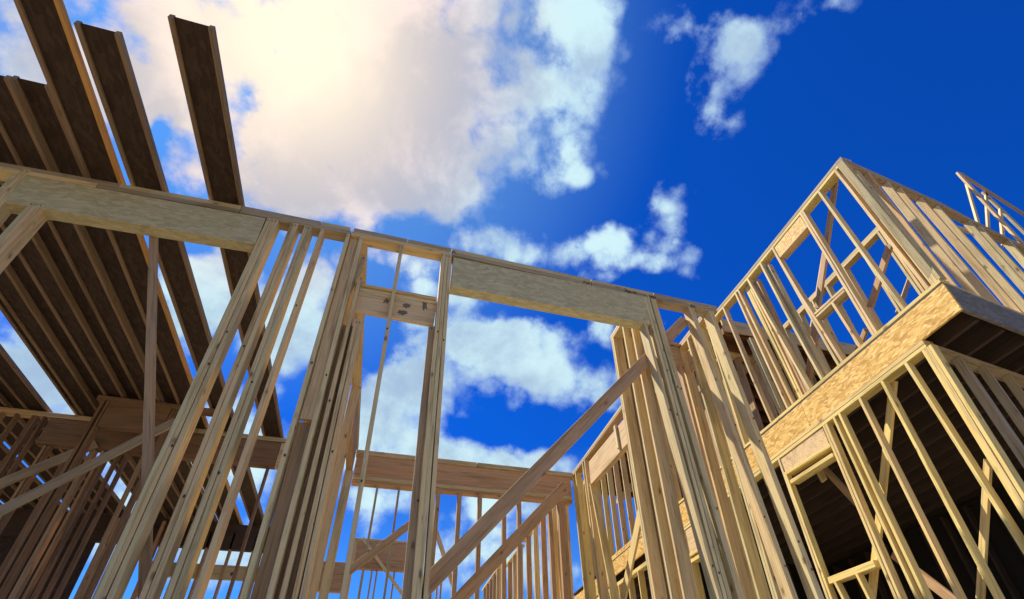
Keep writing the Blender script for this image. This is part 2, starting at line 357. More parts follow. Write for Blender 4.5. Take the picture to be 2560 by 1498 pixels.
# intersecting wall post: boards set back between the studs
A, B = Y(876, 592, WY + .05), Y(640, 1498, WY + .05)
def flat(px_t, px_b, off, w, m, ztop, zbot, dp=.038, name='backing_board'):
    A, B = upto(Y(*px_t, WY + off), Y(*px_b, WY + off), ztop, zbot); board(name, near, A, B, UX, UY, w, dp, m)
zsplit = Y(760, 1048, WY + .06).z
flat((878, 590), (620, 1498), .055, .115, PLY, ZS, zsplit)
flat((878, 590), (622, 1498), .10, .11, LUMB, zsplit - .01, .1)
ns((918, 604), (696, 1498), 1, off=.03, dp=.105, zt=Y(896, 690, WY + .03).z)
zhb = Y(900, 812, WY + .10).z
flat((878, 600), (640, 1498), .142, .12, LUMB, ZS, .1); flat((840, 812), (668, 1498), .145, .22, LUMB, zhb, .1)
# header over the narrow opening, set back behind the single stud
hz1, hz0 = Y(900, 705, WY + .10).z, Y(900, 790, WY + .10).z
xa, xb = Y(884, 703, WY + .1).x, Y(1090, 742, WY + .1).x
PB = Y(900, 722, WY + .10).z
hdr = board('header', near, Y(888, 722, WY + .10) - UZ * .31, Y(1090, 762, WY + .10) - UZ * .31, UY, UZ, .045, .31, PLY, 0)
board('header_plate', near, Y(888, 705, WY + .095), Y(1092, 743, WY + .095), UY, -UZ, .08, .038, LUM, 0)
board('header_plate', near, Y(888, 716, WY + .09), Y(1092, 754, WY + .09), UY, -UZ, .08, .038, LUM, 0)
studs(near, Y(1072, 814, WY + .09), Y(1006, 1498, WY + .09), UX, UY, 1, .055, .07, LUMB, Y(1072, 814, WY + .09).z, name='trimmer')
for (cx, cy, sx, sy) in ((1062, 762, 9, 13), (1018, 764, 12, 8), (1006, 782, 15, 7), (965, 752, 9, 6)):
    bm = bmesh.new(); ctr = Y(cx, cy, WY + .0995); vs = []
    for k in range(22):
        a = k / 22 * 6.283; rr = random.uniform(.45, 1.2); p = Y(cx + sx * rr * math.cos(a), cy + sy * rr * math.sin(a), WY + .0995); vs.append(bm.verts.new(p - ctr))
    fc = bm.faces.new(vs); bmesh.ops.recalc_face_normals(bm, faces=bm.faces); me = bpy.data.meshes.new('stain'); bm.to_mesh(me); bm.free()
    link('stain', me, STAIN, hdr, Matrix.Translation(ctr))
# left side of that opening: studs and jamb of the crossing wall
ns((926, 620), (731, 1498), 2, off=.03, dp=.16, m=LUM, zt=zhb)
ns((905, 640), (880, 700), 1, off=.10, dp=.04, m=LUMW, zt=Y(905, 640, WY + .1).z, zb=zhb)
ns((1000, 614), (850, 1498), 1, dp=.089, w=.036)
ns((1105, 636), (1029, 1498), 3)
# strand header over the middle opening
def headbox(pa, pb, ph, m, dy, name='header'):
    A, B = Y(*pa, WY + .002), Y(*pb, WY + .002); h = Y(*ph, WY + .002).z
    A.z -= 0; bot = Y(*ph, WY + .002)
    hh = A.z - bot.z
    return board(name, near, A - UZ * hh, B - UZ * hh, UY, UZ, dy, hh - .002, m, 0)
headbox((1134, 643), (1611, 741), (1134, 716), LSL, .135)
headbox((40, 433), (668, 546), (40, 511), LSL, .135)
# right-hand post cluster
ns((1606, 793), (1800, 1498), 1, zt=Y(1606, 793, WY).z, m=LUM)
ns((1611, 745), (1810, 1498), 2, m=LUM)
ns((1627, 748), (1846, 1498), 2)
ns((1722, 768), (1981, 1498), 2)
ns((1772, 778), (2048, 1498), 2)
# left jamb of the garage-size opening and studs beyond it
ns((80, 500), (42, 541), 3, zt=Y(84, 505, WY).z); ns((26, 455), (-30, 520), 2, zt=None)
# marks on the plate: carpenter's layout ticks
def mark(x, y, kind, h=.045):
    A = Y(x, y, WY - .003)
    segs = {'X': (((0, 0), (1, 1)), ((1, 0), (0, 1))), '^': (((0, 0), (.5, 1)), ((.5, 1), (1, 0)))}[kind]
    bm = bmesh.new()
    for (a, b), (c, e) in segs:
        p, q = Vector((a * h, 0, b * h)), Vector((c * h, 0, e * h)); dr = (q - p).normalized(); s = dr.cross(UY) * .0035
        vs = [bm.verts.new(k) for k in (p - s, p + s, q + s, q - s)]; bm.faces.new(vs)
    bmesh.ops.solidify(bm, geom=bm.faces[:], thickness=.001); bmesh.ops.recalc_face_normals(bm, faces=bm.faces); me = bpy.data.meshes.new('mark'); bm.to_mesh(me); bm.free(); link('pencil_mark', me, PENCIL, near, Matrix.Translation(A))
for x, y, k in ((1458, 708, '^'), (1467, 710, 'X'), (1563, 730, '^'), (1571, 732, 'X'), (1583, 734, 'X'), (1625, 744, 'X'), (1633, 746, 'X'), (1724, 768, 'X'), (1732, 769, 'X'), (1130, 632, '^')): mark(x, y, k)
# diagonal temporary braces nailed across the openings
def brace(par, a0, a1, b0, b1, plane, off, th=.038, m=LUM, fn=Y, nrm=UY, name='brace'):
    """board face given by its two edge lines a0-a1 (upper) and b0-b1 (lower)"""
    A, B, C, D = fn(*a0, plane + off), fn(*a1, plane + off), fn(*b1, plane + off), fn(*b0, plane + off)
    ax = ((B - A) + (C - D)).normalized(); w = (D - A) - ax * (D - A).dot(ax); w2 = (C - B) - ax * (C - B).dot(ax)
    wd = (w.length + w2.length) / 2; mid0 = (A + D) / 2; mid1 = (B + C) / 2
    u = ((w + w2) / 2).normalized(); ax = (mid1 - mid0)
    A2 = mid0 - u * wd / 2; B2 = mid1 - u * wd / 2
    return board(name, par, A2, B2, u, nrm, wd, th, m, .002)
brace(near, (1708, 782), (1040, 1464), (1720, 816), (1052, 1504), WY, .142, m=LUMB)
brace(near, (372, 568), (345, 1498), (394, 574), (372, 1498), WY, .142, m=LUMB, th=.06)

# ---------------------------------------------------------------- LOOSE I-JOISTS laid flat on the wall heads
JZ = 6.66
JMAT = {}
def ijoist(x0, w, y0, y1, dz, label, group, yaw=0., fm=None):
    """one flat-lying I-joist"""
    th = .064; fl = .04
    o = thing('i_joist', label, 'joist', (x0, y0, JZ + dz), group)
    a = random.uniform(-.0025, .0025)
    A = Vector((x0, y0, JZ + dz)); B = Vector((x0 + (a + yaw) * (y1 - y0), y1, JZ + dz))
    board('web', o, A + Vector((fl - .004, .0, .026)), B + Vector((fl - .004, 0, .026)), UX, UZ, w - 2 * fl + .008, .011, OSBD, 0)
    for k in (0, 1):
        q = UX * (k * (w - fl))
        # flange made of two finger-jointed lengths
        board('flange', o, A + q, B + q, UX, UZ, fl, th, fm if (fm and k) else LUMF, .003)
    return o
LUMD = lumber('shaded_lumber', [(.22, .135, .07), (.26, .16, .085), (.19, .12, .065)], knot=.3)  # shade of the left room put into the wood colour
LUMK = lumber('shade_dark_lumber', [(.06, .04, .028), (.075, .05, .035)], knot=.2)  # joist, stud and beam tone blackened for the unlit interiors
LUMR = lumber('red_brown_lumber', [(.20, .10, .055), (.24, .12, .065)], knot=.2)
LUMO = lumber('sunlit_flange_lumber', [(.62, .34, .10), (.66, .38, .12)], knot=.2)  # golden sunlight along the joist gap put into the flange colour
LUMF = lumber('flange_lumber', [(.24, .17, .10), (.29, .20, .12), (.21, .16, .10)], knot=.2)  # flange tone lowered for the shade over the left room
H = JZ - 1.5
G1 = 'I-joists lying flat and bunched together on the wall heads at the left'
ijoist(-.456 * H, .345, .462 * H, 9.9, 0, 'rightmost flat I-joist, standing alone with blue sky on both sides, reaching up toward the sun', G1)
ijoist(-.603 * H, .335, .512 * H, 14.3, 0, 'flat I-joist next left of the lone one, its notched end standing clear against the sky', G1)
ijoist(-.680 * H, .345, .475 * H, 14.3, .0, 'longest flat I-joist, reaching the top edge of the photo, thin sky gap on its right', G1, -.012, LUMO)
lab = ['short flat I-joist tucked under the left edge of the longest one', 'short flat I-joist, second of the bunched run, its end showing against the pale sky', 'short flat I-joist at the left edge of the photo']
xs = [-.744, -.797, -.849, -.900, -.950, -1.000, -1.039 + .006]
ends = [.645, .64, .64, .64, .64, .64, .64]
for i, x in enumerate(xs):
    l = lab[i] if i < 3 else ['flat I-joist deep in the dark bunch over the left room, fourth from the longest one', 'flat I-joist deep in the dark bunch over the left room, fifth from the longest one', 'flat I-joist in the dark bunch, next but one to the pale sky gap', 'flat I-joist edging the right side of the pale slanting sky gap at far left'][i - 3]
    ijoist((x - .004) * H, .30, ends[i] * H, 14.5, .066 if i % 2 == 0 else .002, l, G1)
G2 = 'flat I-joists over the far left room beyond the sky gap'
xx = -1.097
names = ['first', 'second', 'third', 'fourth', 'fifth', 'sixth', 'seventh', 'eighth', 'ninth', 'tenth', 'eleventh', 'twelfth', 'thirteenth', 'fourteenth']
for i in range(14):
    gapw = .018 if i in (3, 7, 11) else 0
    ijoist(xx * H - .34, .34, 5.2, 14.5, .066 if i % 2 else 0, 'flat I-joist over the far left room, %s to the left of the pale sky gap' % names[i], G2)
    xx -= .056 + gapw

# ---------------------------------------------------------------- MID WALL across the back of the room (y = 9.2)
MY = 9.2
mid = thing('framed_wall', 'long stud wall across the back of the room, carrying a deep orange-brown beam under its plate', 'wall', (0, MY, 0))
zt = 6.54
plank('top_plate', mid, -9.5, -3.4, MY, MY + .14, zt - .0, zt + .085, LUM)
plank('top_plate', mid, -3.39, -.70, MY, MY + .14, zt - .0, zt + .085, LUM)
plank('top_plate', mid, -.68, 1.6, MY - .03, MY + .14, zt - .09, zt, LUM)
plank('top_plate', mid, 1.61, 3.6, MY - .035, MY + .14, zt - .09, zt - .002, LUM)
plank('beam', mid, -.66, 3.56, MY, MY + .13, zt - .53, zt - .092, lumber('beam_panel', [(.54, .33, .165), (.51, .30, .15)], knot=.1))
plank('ledger', mid, -.66, 3.56, MY - .03, MY + .14, zt - .60, zt - .532, LUM)
plank('ledger', mid, -.66, 3.56, MY - .005, MY + .14, zt - .665, zt - .602, LUMB)
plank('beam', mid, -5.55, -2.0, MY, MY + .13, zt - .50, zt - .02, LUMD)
plank('beam', mid, -1.99, -.95, MY, MY + .13, zt - .50, zt - .02, PLY)
for x, w in ((942, 1), (996, 1), (1092, 1), (1145, 1), (1196, 1), (1256, 1), (1294, 1), (1370, 1), (1396, 2)):
    A = Y(x, 1210 + (x - 942) * .12, MY); A.z = zt - .665
    studs(mid, A, Vector((A.x + random.uniform(-.01, .01), MY, .1)), UX, UY, w, .10, .038 if x < 1000 else .075, LUMB if x > 1000 else LUMW)
for x in (-20, 20, 66, 95, 142, 153, 208, 262, 290, 304, 330, 352, 392, 430, 470, 540, 585, 640, 700, 760, 790):
    A = Y(x, 1060, MY); top_z = zt - .52 if -5.5 < A.x < -2 else zt
    A.z = top_z
    if x > 800 or -2.0 < A.x < -.9 and x > 700: A.z = zt
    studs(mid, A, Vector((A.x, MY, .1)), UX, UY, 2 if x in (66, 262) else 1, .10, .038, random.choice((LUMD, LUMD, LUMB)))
brace(mid, (-10, 1200), (240, 1098), (-10, 1225), (240, 1118), MY, -.05, m=LUMW)
brace(mid, (-10, 1270), (440, 1040), (-10, 1293), (440, 1062), MY - 1.5, -.05, m=LUMW)

part = thing('framed_wall', 'dim stud partition under the bunched joists, a dark header box over its opening', 'wall', (-4, 7, 0))
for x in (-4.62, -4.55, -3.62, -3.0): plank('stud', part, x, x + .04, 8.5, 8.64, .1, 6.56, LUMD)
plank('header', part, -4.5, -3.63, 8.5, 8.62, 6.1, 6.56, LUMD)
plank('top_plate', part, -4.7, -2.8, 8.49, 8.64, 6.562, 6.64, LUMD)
# wall running away on the left of the mid opening (x = -.6 at the back)
cross = thing('framed_wall', 'narrow stud wall running away from the near wall behind the narrow opening', 'wall', (-.75, 6, 0))
plank('top_plate', cross, -.80, -.66, 4.32, 9.18, zt + .0, zt + .08, LUM)
plank('header', cross, -.79, -.68, 7.2, 9.1, zt - .5, zt - .002, LUMB)
for y in (4.45, 4.9, 7.15, 9.06): plank('stud', cross, -.80, -.66, y, y + .038, .1, zt - (.5 if y > 7.16 else 0), random.choice((LUM, LUMB)))

# ---------------------------------------------------------------- RIGHT ROOM WALL running away (x = 3.6)
RX = 3.6; rt = 6.46
rw = thing('framed_wall', 'stud wall along the right side of the room, with a pale header over its doorway, running away from camera', 'wall', (RX, 8, 0))
plank('top_plate', rw, RX, RX + .14, 5.0, 9.3, rt + .045, rt + .09, LUM)
plank('top_plate', rw, RX, RX + .14, 5.0, 9.35, rt - .0, rt + .043, LUMB)
def rs(a, b, n=1, zt_=rt, m=None, dp=.14, zb=.1, off=0, w=.038): 
    A, B = X(*a, RX + off), X(*b, RX + off); studs(rw, A, B, UY, UX, n, dp, w, m, zt_, zb)
brace(rw, (1562, 1044), (1469, 1158), (1577, 1100), (1480, 1208), RX, .02, th=.1, m=PLY, fn=X, nrm=UX, name='header')
board('cripple', rw, X(1537, 1062, RX - .02), X(1546, 1118, RX - .02), UY, UX, .07, .035, LUM, 0)
for a, b in (((1433, 1204), (1462, 1498)), ((1441, 1200), (1474, 1498)), ((1459, 1176), (1500, 1498)), ((1464, 1170), (1506, 1498)), ((1475, 1208), (1532, 1498)), ((1405, 1250), (1418, 1498)), ((1392, 1256), (1402, 1498)), ((1380, 1258), (1388, 1498))):
    rs(a, b, 1, zt_=rt if a[0] != 1475 else X(1475, 1208, RX).z, m=random.choice((LUM, LUMY)))
brace(rw, (1404, 1202), (1085, 1543), (1426, 1226), (1118, 1552), MY, -.8, m=LUMB)
brace(rw, (1605, 1220), (1548, 1498), (1612, 1250), (1562, 1498), RX, .3, m=LUMY, fn=X, nrm=UX)

# ---------------------------------------------------------------- HALL FRAME behind the near wall's right post (y about 4.7-5)
hall = thing('framed_wall', 'boxed hallway frame just behind the right post cluster, with a header between its two posts', 'wall', (3.3, 5, 0))
HT = 6.50
plank('top_plate', hall, 2.72, 2.86, 4.30, 5.02, HT - .045, HT, LUM); plank('top_plate', hall, 2.72, 2.86, 4.30, 5.02, HT - .09, HT - .047, LUM)
plank('top_plate', hall, 3.76, 3.90, 4.30, 5.02, HT - .045, HT, LUM); plank('top_plate', hall, 3.76, 3.90, 4.30, 5.02, HT - .09, HT - .047, LUM)
plank('top_plate', hall, 2.87, 3.75, 4.90, 5.02, HT - .06, HT - .005, LUMB)
plank('header', hall, 2.87, 3.75, 4.93, 5.01, HT - .42, HT - .062, LUMB)
def hs(x, y, n=1, ax='x', m=None, dp=.14, zt_=HT - .09):
    if ax == 'y': 
        for i in range(n): plank('stud', hall, x, x + dp, y + i * .04, y + i * .04 + .038, .1, zt_, m or LUM)
    else:
        for i in range(n): plank('stud', hall, x + i * .04, x + i * .04 + .038, y, y + dp, .1, zt_, m or random.choice((LUM, LUMB)))
hs(2.72, 4.94, 2, 'y'); hs(2.72, 4.62, 1, 'y'); hs(2.72, 4.40, 1, 'y')
hs(3.76, 4.94, 2, 'y'); hs(3.76, 4.70, 1, 'y'); hs(3.76, 4.44, 2, 'y')
hs(3.66, 4.90, 1, 'x', LUMB, .12, HT - .42); hs(2.87, 4.90, 1, 'x', LUMB, .12, HT - .42)
plank('plywood_gusset', hall, 3.82, 3.845, 4.55, 4.9, HT - .55, HT - .2, PLY)

# ---------------------------------------------------------------- TOWER: two-storey house frame on the right (left face x = TX)
TX = 5.2
tw = thing('house_frame', 'two-storey house frame at the right, its upper floor overhanging on an orange strand rim board', 'house', (TX, 4, 0))
zr1 = 5.49; zr0 = 5.09; z2 = 8.10                       # rim top / bottom, upper plate top
yc = 2.37; ycl = 2.84; yb = 14.6
def ts(a, b, n=1, m=None, zt_=None, zb=None, off=0., dp=.09, w=.038, name='stud', par=tw):
    A, B = X(*a, TX + off), X(*b, TX + off); A, B = upto(A, B, zt_, zb)
    studs(par, A, B, -UY, UX, n, dp, w, m, A.z, B.z, name)
# upper plates along the left face
U = [X(2100, 392, TX), X(1860, 692, TX), X(1790, 775, TX)]
U.append(U[2] + (U[2] - U[0]) / (U[2] - U[0]).length * 7.5); U[3].z = U[2].z
for k, (A, B) in enumerate(zip(U, U[1:])):
    for l in (0, 1): board('top_plate', tw, A - UZ * (.055 * (l + 1)) + UX * .003 * l, B - UZ * (.055 * (l + 1)) + UX * .003 * l, UX, UZ, .14, .052, LUMY if l else LUMW, .002)
# rim board, bottom plate, subfloor
for y0, y1 in ((yc, 4.6), (4.605, 7.0), (7.005, 9.4)):
    plank('rim_board', tw, TX + .004, TX + .034, y0, y1, zr0, zr1 - .022, OSB)
plank('rim_board', tw, TX + .004, TX + .034, 9.41, 11.2, zr0 + .05, zr1 + .10, OSB)
plank('rim_board', tw, TX + .004, TX + .034, 11.21, 14.6, zr0 - .08, zr1 - .10, OSB)
plank('bottom_plate', tw, TX, TX + .14, yc + .005, 9.4, zr1, zr1 + .045, LUMY)
sk6 = math.tan(math.radians(6.8)) * 6.8
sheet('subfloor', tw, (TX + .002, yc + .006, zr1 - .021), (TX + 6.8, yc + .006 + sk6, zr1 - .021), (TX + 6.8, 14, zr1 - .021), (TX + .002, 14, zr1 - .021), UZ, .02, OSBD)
DKR = lumber('front_rim_lumber', [(.16, .14, .10), (.18, .15, .11)], knot=.2)
SK0 = Vector((math.cos(math.radians(6.8)), math.sin(math.radians(6.8)), 0)); SN0 = Vector((-SK0.y, SK0.x, 0)); c0 = Vector((TX + .036, yc + .002, zr0 + .01))
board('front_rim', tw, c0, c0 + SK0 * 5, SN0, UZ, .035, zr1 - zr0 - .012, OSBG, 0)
# floor joists under the overhang and over the rooms
for i in range(12):
    x = TX + .3 + i * .42
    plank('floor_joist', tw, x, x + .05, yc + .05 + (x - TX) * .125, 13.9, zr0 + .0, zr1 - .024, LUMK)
# upper-floor wall, left face
zb2 = zr1 + .045
ts((2332, 720), (2332, 720.1), 1, zt_=None) if False else None
ts((2098, 416), (2334, 722), 3, LUM, zb=zb2)
ts((2083, 427), (2320, 731), 1, LUM, zb=zb2)
ts((2042, 480), (2261, 784), 1, LUM, zb=zb2)
ts((1998, 535), (2186, 850), 2, LUM, zb=zb2)
ts((1928, 621), (2097, 922), 1, LUM, zb=zb2)
ts((1938, 640), (2107, 915), 1, LUM, zb=zb2)
ts((1897, 658), (2057, 961), 1, LUM, zb=zb2); ts((1916, 664), (2067, 953), 1, LUM, zb=zb2, off=.05)
ts((1865, 697), (2026, 987), 1, LUM, zb=zb2); ts((1884, 706), (2014, 992), 2, LUMB, zb=zb2, off=.06)
ts((1842, 725), (1984, 1022), 1, LUM, zb=zb2); ts((1836, 734), (1969, 1030), 1, LUM, zb=zb2)
ts((1862, 722), (1996, 1006), 3, LUMY, zb=zb2, off=.06)
ts((1805, 769), (1928, 1063), 1, LUM, zb=zb2)
ts((1867, 851), (1950, 1044), 2, LUM, zb=zb2, off=.12)
for y in (5.9, 6.4, 6.9, 7.3, 7.7, 8.1, 8.5, 8.9, 9.3, 9.7, 10.1, 10.5, 10.9, 11.3, 11.7, 12.1, 12.5): 
    A = Vector((TX, y, U[2].z - .11)); studs(tw, A, Vector((TX, y, zb2)), -UY, UX, 1, .14, .038, random.choice((LUM, LUMY)), A.z, zb2)
# window: strand header, sill, cripples
sheet('window_header', tw, X(2000, 541, TX + .01), X(2016, 566, TX + .01), X(1948, 642, TX + .01), X(1931, 620, TX + .01), UX, .05, OSB)
board('header_plate', tw, X(2016, 563, TX + .0), X(1948, 640, TX + .0), UX, -UZ, .13, .04, LUM, 0)
board('window_sill', tw, X(2108, 716, TX), X(2033, 784, TX), UX, -UZ, .14, .038, LUM, 0)
board('window_sill', tw, X(2109, 724, TX), X(2036, 792, TX), UX, -UZ, .14, .038, LUM, 0)
ts((2077, 759), (2153, 879), 1, LUM, zb=zb2)
# diagonal braces inside the upper floor
brace(tw, (2084, 440), (2034, 770), (2091, 442), (2050, 770), TX, .16, fn=X, nrm=UX, m=LUMB)
brace(tw, (2216, 610), (2165, 765), (2228, 612), (2181, 770), TX, .16, fn=X, nrm=UX, m=LUMB)
brace(tw, (2030, 815), (2010, 950), (2044, 818), (2026, 955), TX, .16, fn=X, nrm=UX, m=LUMB)
brace(tw, (2158, 820), (2130, 890), (2168, 822), (2142, 892), TX, .16, fn=X, nrm=UX, m=LUMB)
# upper-floor front wall (faces the camera side), studs seen edge-on
SK = Vector((math.cos(math.radians(6.8)), math.sin(math.radians(6.8)), 0)); SN = Vector((-SK.y, SK.x, 0))
def F(x, y, v=None):
    q = ray(x, y); base = Vector((TX, yc if v is None else v, 1.5)); t = (base - EYE).dot(SN) / q.dot(SN); return EYE + q * t
FT = [(2103, 394), (2344, 497), (2442, 554), (2640, 658)]
FP = [F(x, y) for x, y in FT]
zf = sum(p.z for p in FP) / len(FP)
for p in FP: p.z = (p.z + zf) / 2
for A, B in zip(FP, FP[1:]):
    for l in (0, 1): board('top_plate', tw, A - UZ * (.05 * (l + 1)) + SN * .002 * l, B - UZ * (.05 * (l + 1)) + SN * .002 * l, SN, UZ, .09, .048, LUMW, .002)
board('bottom_plate', tw, Vector((TX, yc, zr1 + .001)) + SK * .142, Vector((TX, yc, zr1 + .001)) + SK * 5, SN, UZ, .09, .04, LUM, 0)
def fs(a, b, n=1, m=None):
    A, B = F(*a), F(*b); studs(tw, A, B, SK, SN, n, .09, .038, m or LUM, zf - .1, zr1 + .042)
for a, b, n in (((2112, 408), (2362, 712), 2), ((2170, 431), (2404, 730), 1), ((2219, 455), (2462, 752), 1), ((2252, 472), (2520, 785), 1), ((2296, 486), (2576, 805), 1), ((2345, 515), (2640, 840), 1), ((2440, 570), (2720, 880), 1), ((2468, 585), (2750, 890), 2), ((2540, 620), (2800, 900), 2)):
    fs(a, b, n)
# back walls of the upper floor seen through the frame
bk = thing('framed_wall', 'far side stud wall of the upper floor, seen through the open window bay of the right house', 'wall', (8, 5, zr1))
BY = 6.2; bz = 7.84
plank('top_plate', bk, TX + .2, 11.2, BY, BY + .14, bz - .09, bz, LUM)
plank('bottom_plate', bk, TX + .2, 11.2, BY, BY + .14, zr1 + .002, zr1 + .05, LUM)
for i in range(15):
    x = TX + .35 + i * .41 + random.uniform(-.02, .02); plank('stud', bk, x, x + .038, BY, BY + .14, zr1 + .052, bz - .092, random.choice((LUM, LUMB)))
FXW = 6.57
plank('top_plate', bk, FXW, FXW + .12, 3.2, 5.9, 7.96, 8.06, LUM)
for y in (3.22, 3.27, 3.62, 4.0, 4.04, 4.4, 4.75, 5.1, 5.5): plank('stud', bk, FXW, FXW + .12, y, y + .038, zr1 + .052, 7.958, random.choice((LUM, LUMB, LUM)))
plank('post_panel', bk, FXW - .01, FXW + .10, 3.12, 3.2, zr1 + .05, 8.1, PLY)
plank('bottom_plate', bk, FXW, FXW + .12, 3.3, 5.9, zr1 + .002, zr1 + .05, LUM); plank('window_sill', bk, FXW, FXW + .12, 3.0, 3.18, 6.0, 6.05, LUM)
brace(bk, (2296, 620), (2240, 780), (2306, 625), (2252, 784), BY, -.05, m=LUMB)
brace(bk, (2062, 600), (2020, 860), (2072, 604), (2034, 862), BY, -.05, m=LUMB)
# third-floor joists and platform deeper in the house (dark reddish underside behind the near wall's end)
dk = thing('floor_platform', 'raised floor deck of dark joists deep inside the right house, beyond its upper stud wall', 'floor', (7, 8, 8))
for i in range(18):
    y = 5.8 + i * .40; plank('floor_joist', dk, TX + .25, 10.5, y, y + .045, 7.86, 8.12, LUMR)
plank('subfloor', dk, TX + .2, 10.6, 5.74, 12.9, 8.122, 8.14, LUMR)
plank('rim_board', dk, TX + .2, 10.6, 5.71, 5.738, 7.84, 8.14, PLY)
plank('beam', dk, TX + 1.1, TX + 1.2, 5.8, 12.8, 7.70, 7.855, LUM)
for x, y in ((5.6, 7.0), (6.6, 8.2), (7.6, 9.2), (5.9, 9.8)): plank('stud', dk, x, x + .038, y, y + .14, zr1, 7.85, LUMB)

# lower storey, left face
zl = zr0
LP0, LP1 = X(2310, 852, TX), X(1888, 1178, TX)
plank('top_plate', tw, TX, TX + .14, ycl, 9.4, zl - .052, zl - .002, LUMY); plank('top_plate', tw, TX + .003, TX + .14, ycl, 9.4, zl - .102, zl - .054, LUMY)
zls = zl - .104
def ls(a, b, n=1, m=None, zt_=zls, dp=.09, w=.038, off=0.): 
    A, B = X(*a, TX + off), X(*b, TX + off); A, B = upto(A, B, zt_, .1); studs(tw, A, B, -UY, UX, n, dp, w, m or LUMY, A.z, B.z)
ls((2301, 874), (2462, 1141), 3)
ls((2258, 908), (2453, 1221)); ls((2200, 955), (2483, 1498)); ls((2145, 998), (2392, 1498)); ls((2096, 1040), (2309, 1498)); ls((2082, 1048), (2288, 1498))
ls((2056, 1066), (2236, 1498), 2); ls((1959, 1182), (2073, 1498), 1, zt_=X(1959, 1182, TX).z)
ls((1944, 1150), (2066, 1498), 1, m=LUM)
sheet('door_header', tw, X(1940, 1135, TX + .012), X(2056, 1070, TX + .012), X(2073, 1112, TX + .012), X(1961, 1181, TX + .012), UX, .05, PLY)
board('header_plate', tw, X(2074, 1110, TX), X(1962, 1181, TX), UX, -UZ, .13, .04, LUMY, 0)
board('header_plate', tw, X(2080, 1132, TX), X(1974, 1201, TX), UX, -UZ, .13, .05, LUMY, 0)
board('block', tw, X(2040, 1182, TX + .4), X(2052, 1206, TX + .4), -UY, UX, .09, .04, LUMY, 0)
board('window_sill', tw, X(2182, 1400, TX), X(2068, 1444, TX), UX, -UZ, .13, .075, LUMY, 0)
ls((2137, 1436), (2168, 1498), zt_=X(2137, 1434, TX).z - .0); ls((2084, 1458), (2104, 1498), zt_=X(2084, 1456, TX).z)
brace(tw, (2222, 953), (2166, 1498), (2239, 953), (2184, 1498), TX, .15, fn=X, nrm=UX, m=LUMY)
brace(tw, (2458, 1145), (2438, 1498), (2476, 1150), (2456, 1498), TX, .15, fn=X, nrm=UX, m=LUMY)
brace(tw, (2046, 1168), (2134, 1262), (2058, 1160), (2146, 1254), TX, .6, fn=X, nrm=UX, m=LUMB)
brace(tw, (2225, 1395), (2400, 1530), (2235, 1375), (2410, 1510), TX, .5, fn=X, nrm=UX, m=LUMB)
for y in (6.2, 6.6, 7.0, 7.5, 8.0, 8.5, 9.0, 9.5, 10, 10.5, 11, 11.5, 12, 12.5): plank('stud', tw, TX, TX + .14, y, y + .038, .1, zls if y < 9.4 else zls - .1, LUMY)
plank('top_plate', tw, TX, TX + .14, 9.41, 14.5, zls - .1, zls - .02, LUMY)
plank('header', tw, TX + .01, TX + .06, 7.55, 8.9, zls - .42, zls - .004, PLY); plank('header_plate', tw, TX - .002, TX + .12, 7.55, 8.9, zls - .47, zls - .424, LUMY); plank('header_plate', tw, TX - .002, TX + .12, 7.55, 8.9, zls - .58, zls - .52, LUMY)
# lower storey, front face set back under the overhang
c1 = Vector((TX + .02, ycl, zl - .055)); board('top_plate', tw, c1, c1 + SK * 5, SN, UZ, .14, .052, LUMW, 0)
for x, n in ((.14, 1), (.55, 2), (.98, 1), (1.42, 1), (1.9, 1), (2.4, 1)):
    c1 = Vector((TX, ycl, zl - .06)) + SK * x; studs(tw, c1, Vector((c1.x, c1.y, .1)), SK, SN, n, .09, .038, LUMW, zl - .06, .1)
# added backing panels, the darkness of the deep rooms put into their colour
inn = thing('dark_room_backing', 'added near-black backing behind the lower right rooms, their darkness put into its colour', 'wall', (9.5, 8, 0))
plank('added_dark_panel', inn, 9.6, 9.62, ycl + .2, 14.4, 0, zl - .01, ROOMDARK)
plank('added_dark_panel', inn, TX + .3, 9.59, 9.5, 9.52, 0, zl - .01, ROOMDARK)
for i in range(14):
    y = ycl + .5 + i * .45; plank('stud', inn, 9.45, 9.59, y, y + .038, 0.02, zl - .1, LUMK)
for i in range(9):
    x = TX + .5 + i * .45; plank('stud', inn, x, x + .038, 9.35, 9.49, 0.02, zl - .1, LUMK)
brace(inn, (2285, 1340), (2560, 1540), (2295, 1320), (2570, 1518), 9.3, -.05, m=LUMB)
brace(inn, (2120, 1180), (2290, 1370), (2130, 1170), (2300, 1360), 9.3, -.05, m=LUMB)

# roof truss beyond the front wall's far end
tr = thing('roof_truss', 'pale ladder-like roof truss rising against the blue sky at the far right edge', 'truss', (9, 4.5, 8))
TY = 2.98
def tb(a, b, w, m=LUM, dy=0., th=.038, down=False):
    A, B = Y(*a, TY + dy), Y(*b, TY + dy)
    if down: B = A + (B - A) * ((8.1 - A.z) / (B.z - A.z))
    board('chord' if w > .065 else 'strut', tr, A, B, Vector((0, 0, -1)) if not down else UX, UY, w, th, m, 0)
tb((2404, 431), (2680, 608), .07, m=LUMB); tb((2393, 429), (2680, 745), .085, dy=-.04)
tb((2464, 480), (2680, 688), .08, dy=.04)
tb((2416, 457), (2445, 556), .05, down=True); tb((2464, 480), (2470, 570), .05, dy=.04, down=True); tb((2545, 620), (2552, 700), .05, down=True); tb((2500, 520), (2507, 600), .05, dy=.04, down=True)
p = Y(2430, 600, TY); plank('chord', tr, p.x - .3, 10.6, TY, TY + .038, 8.11, 8.2, LUM)

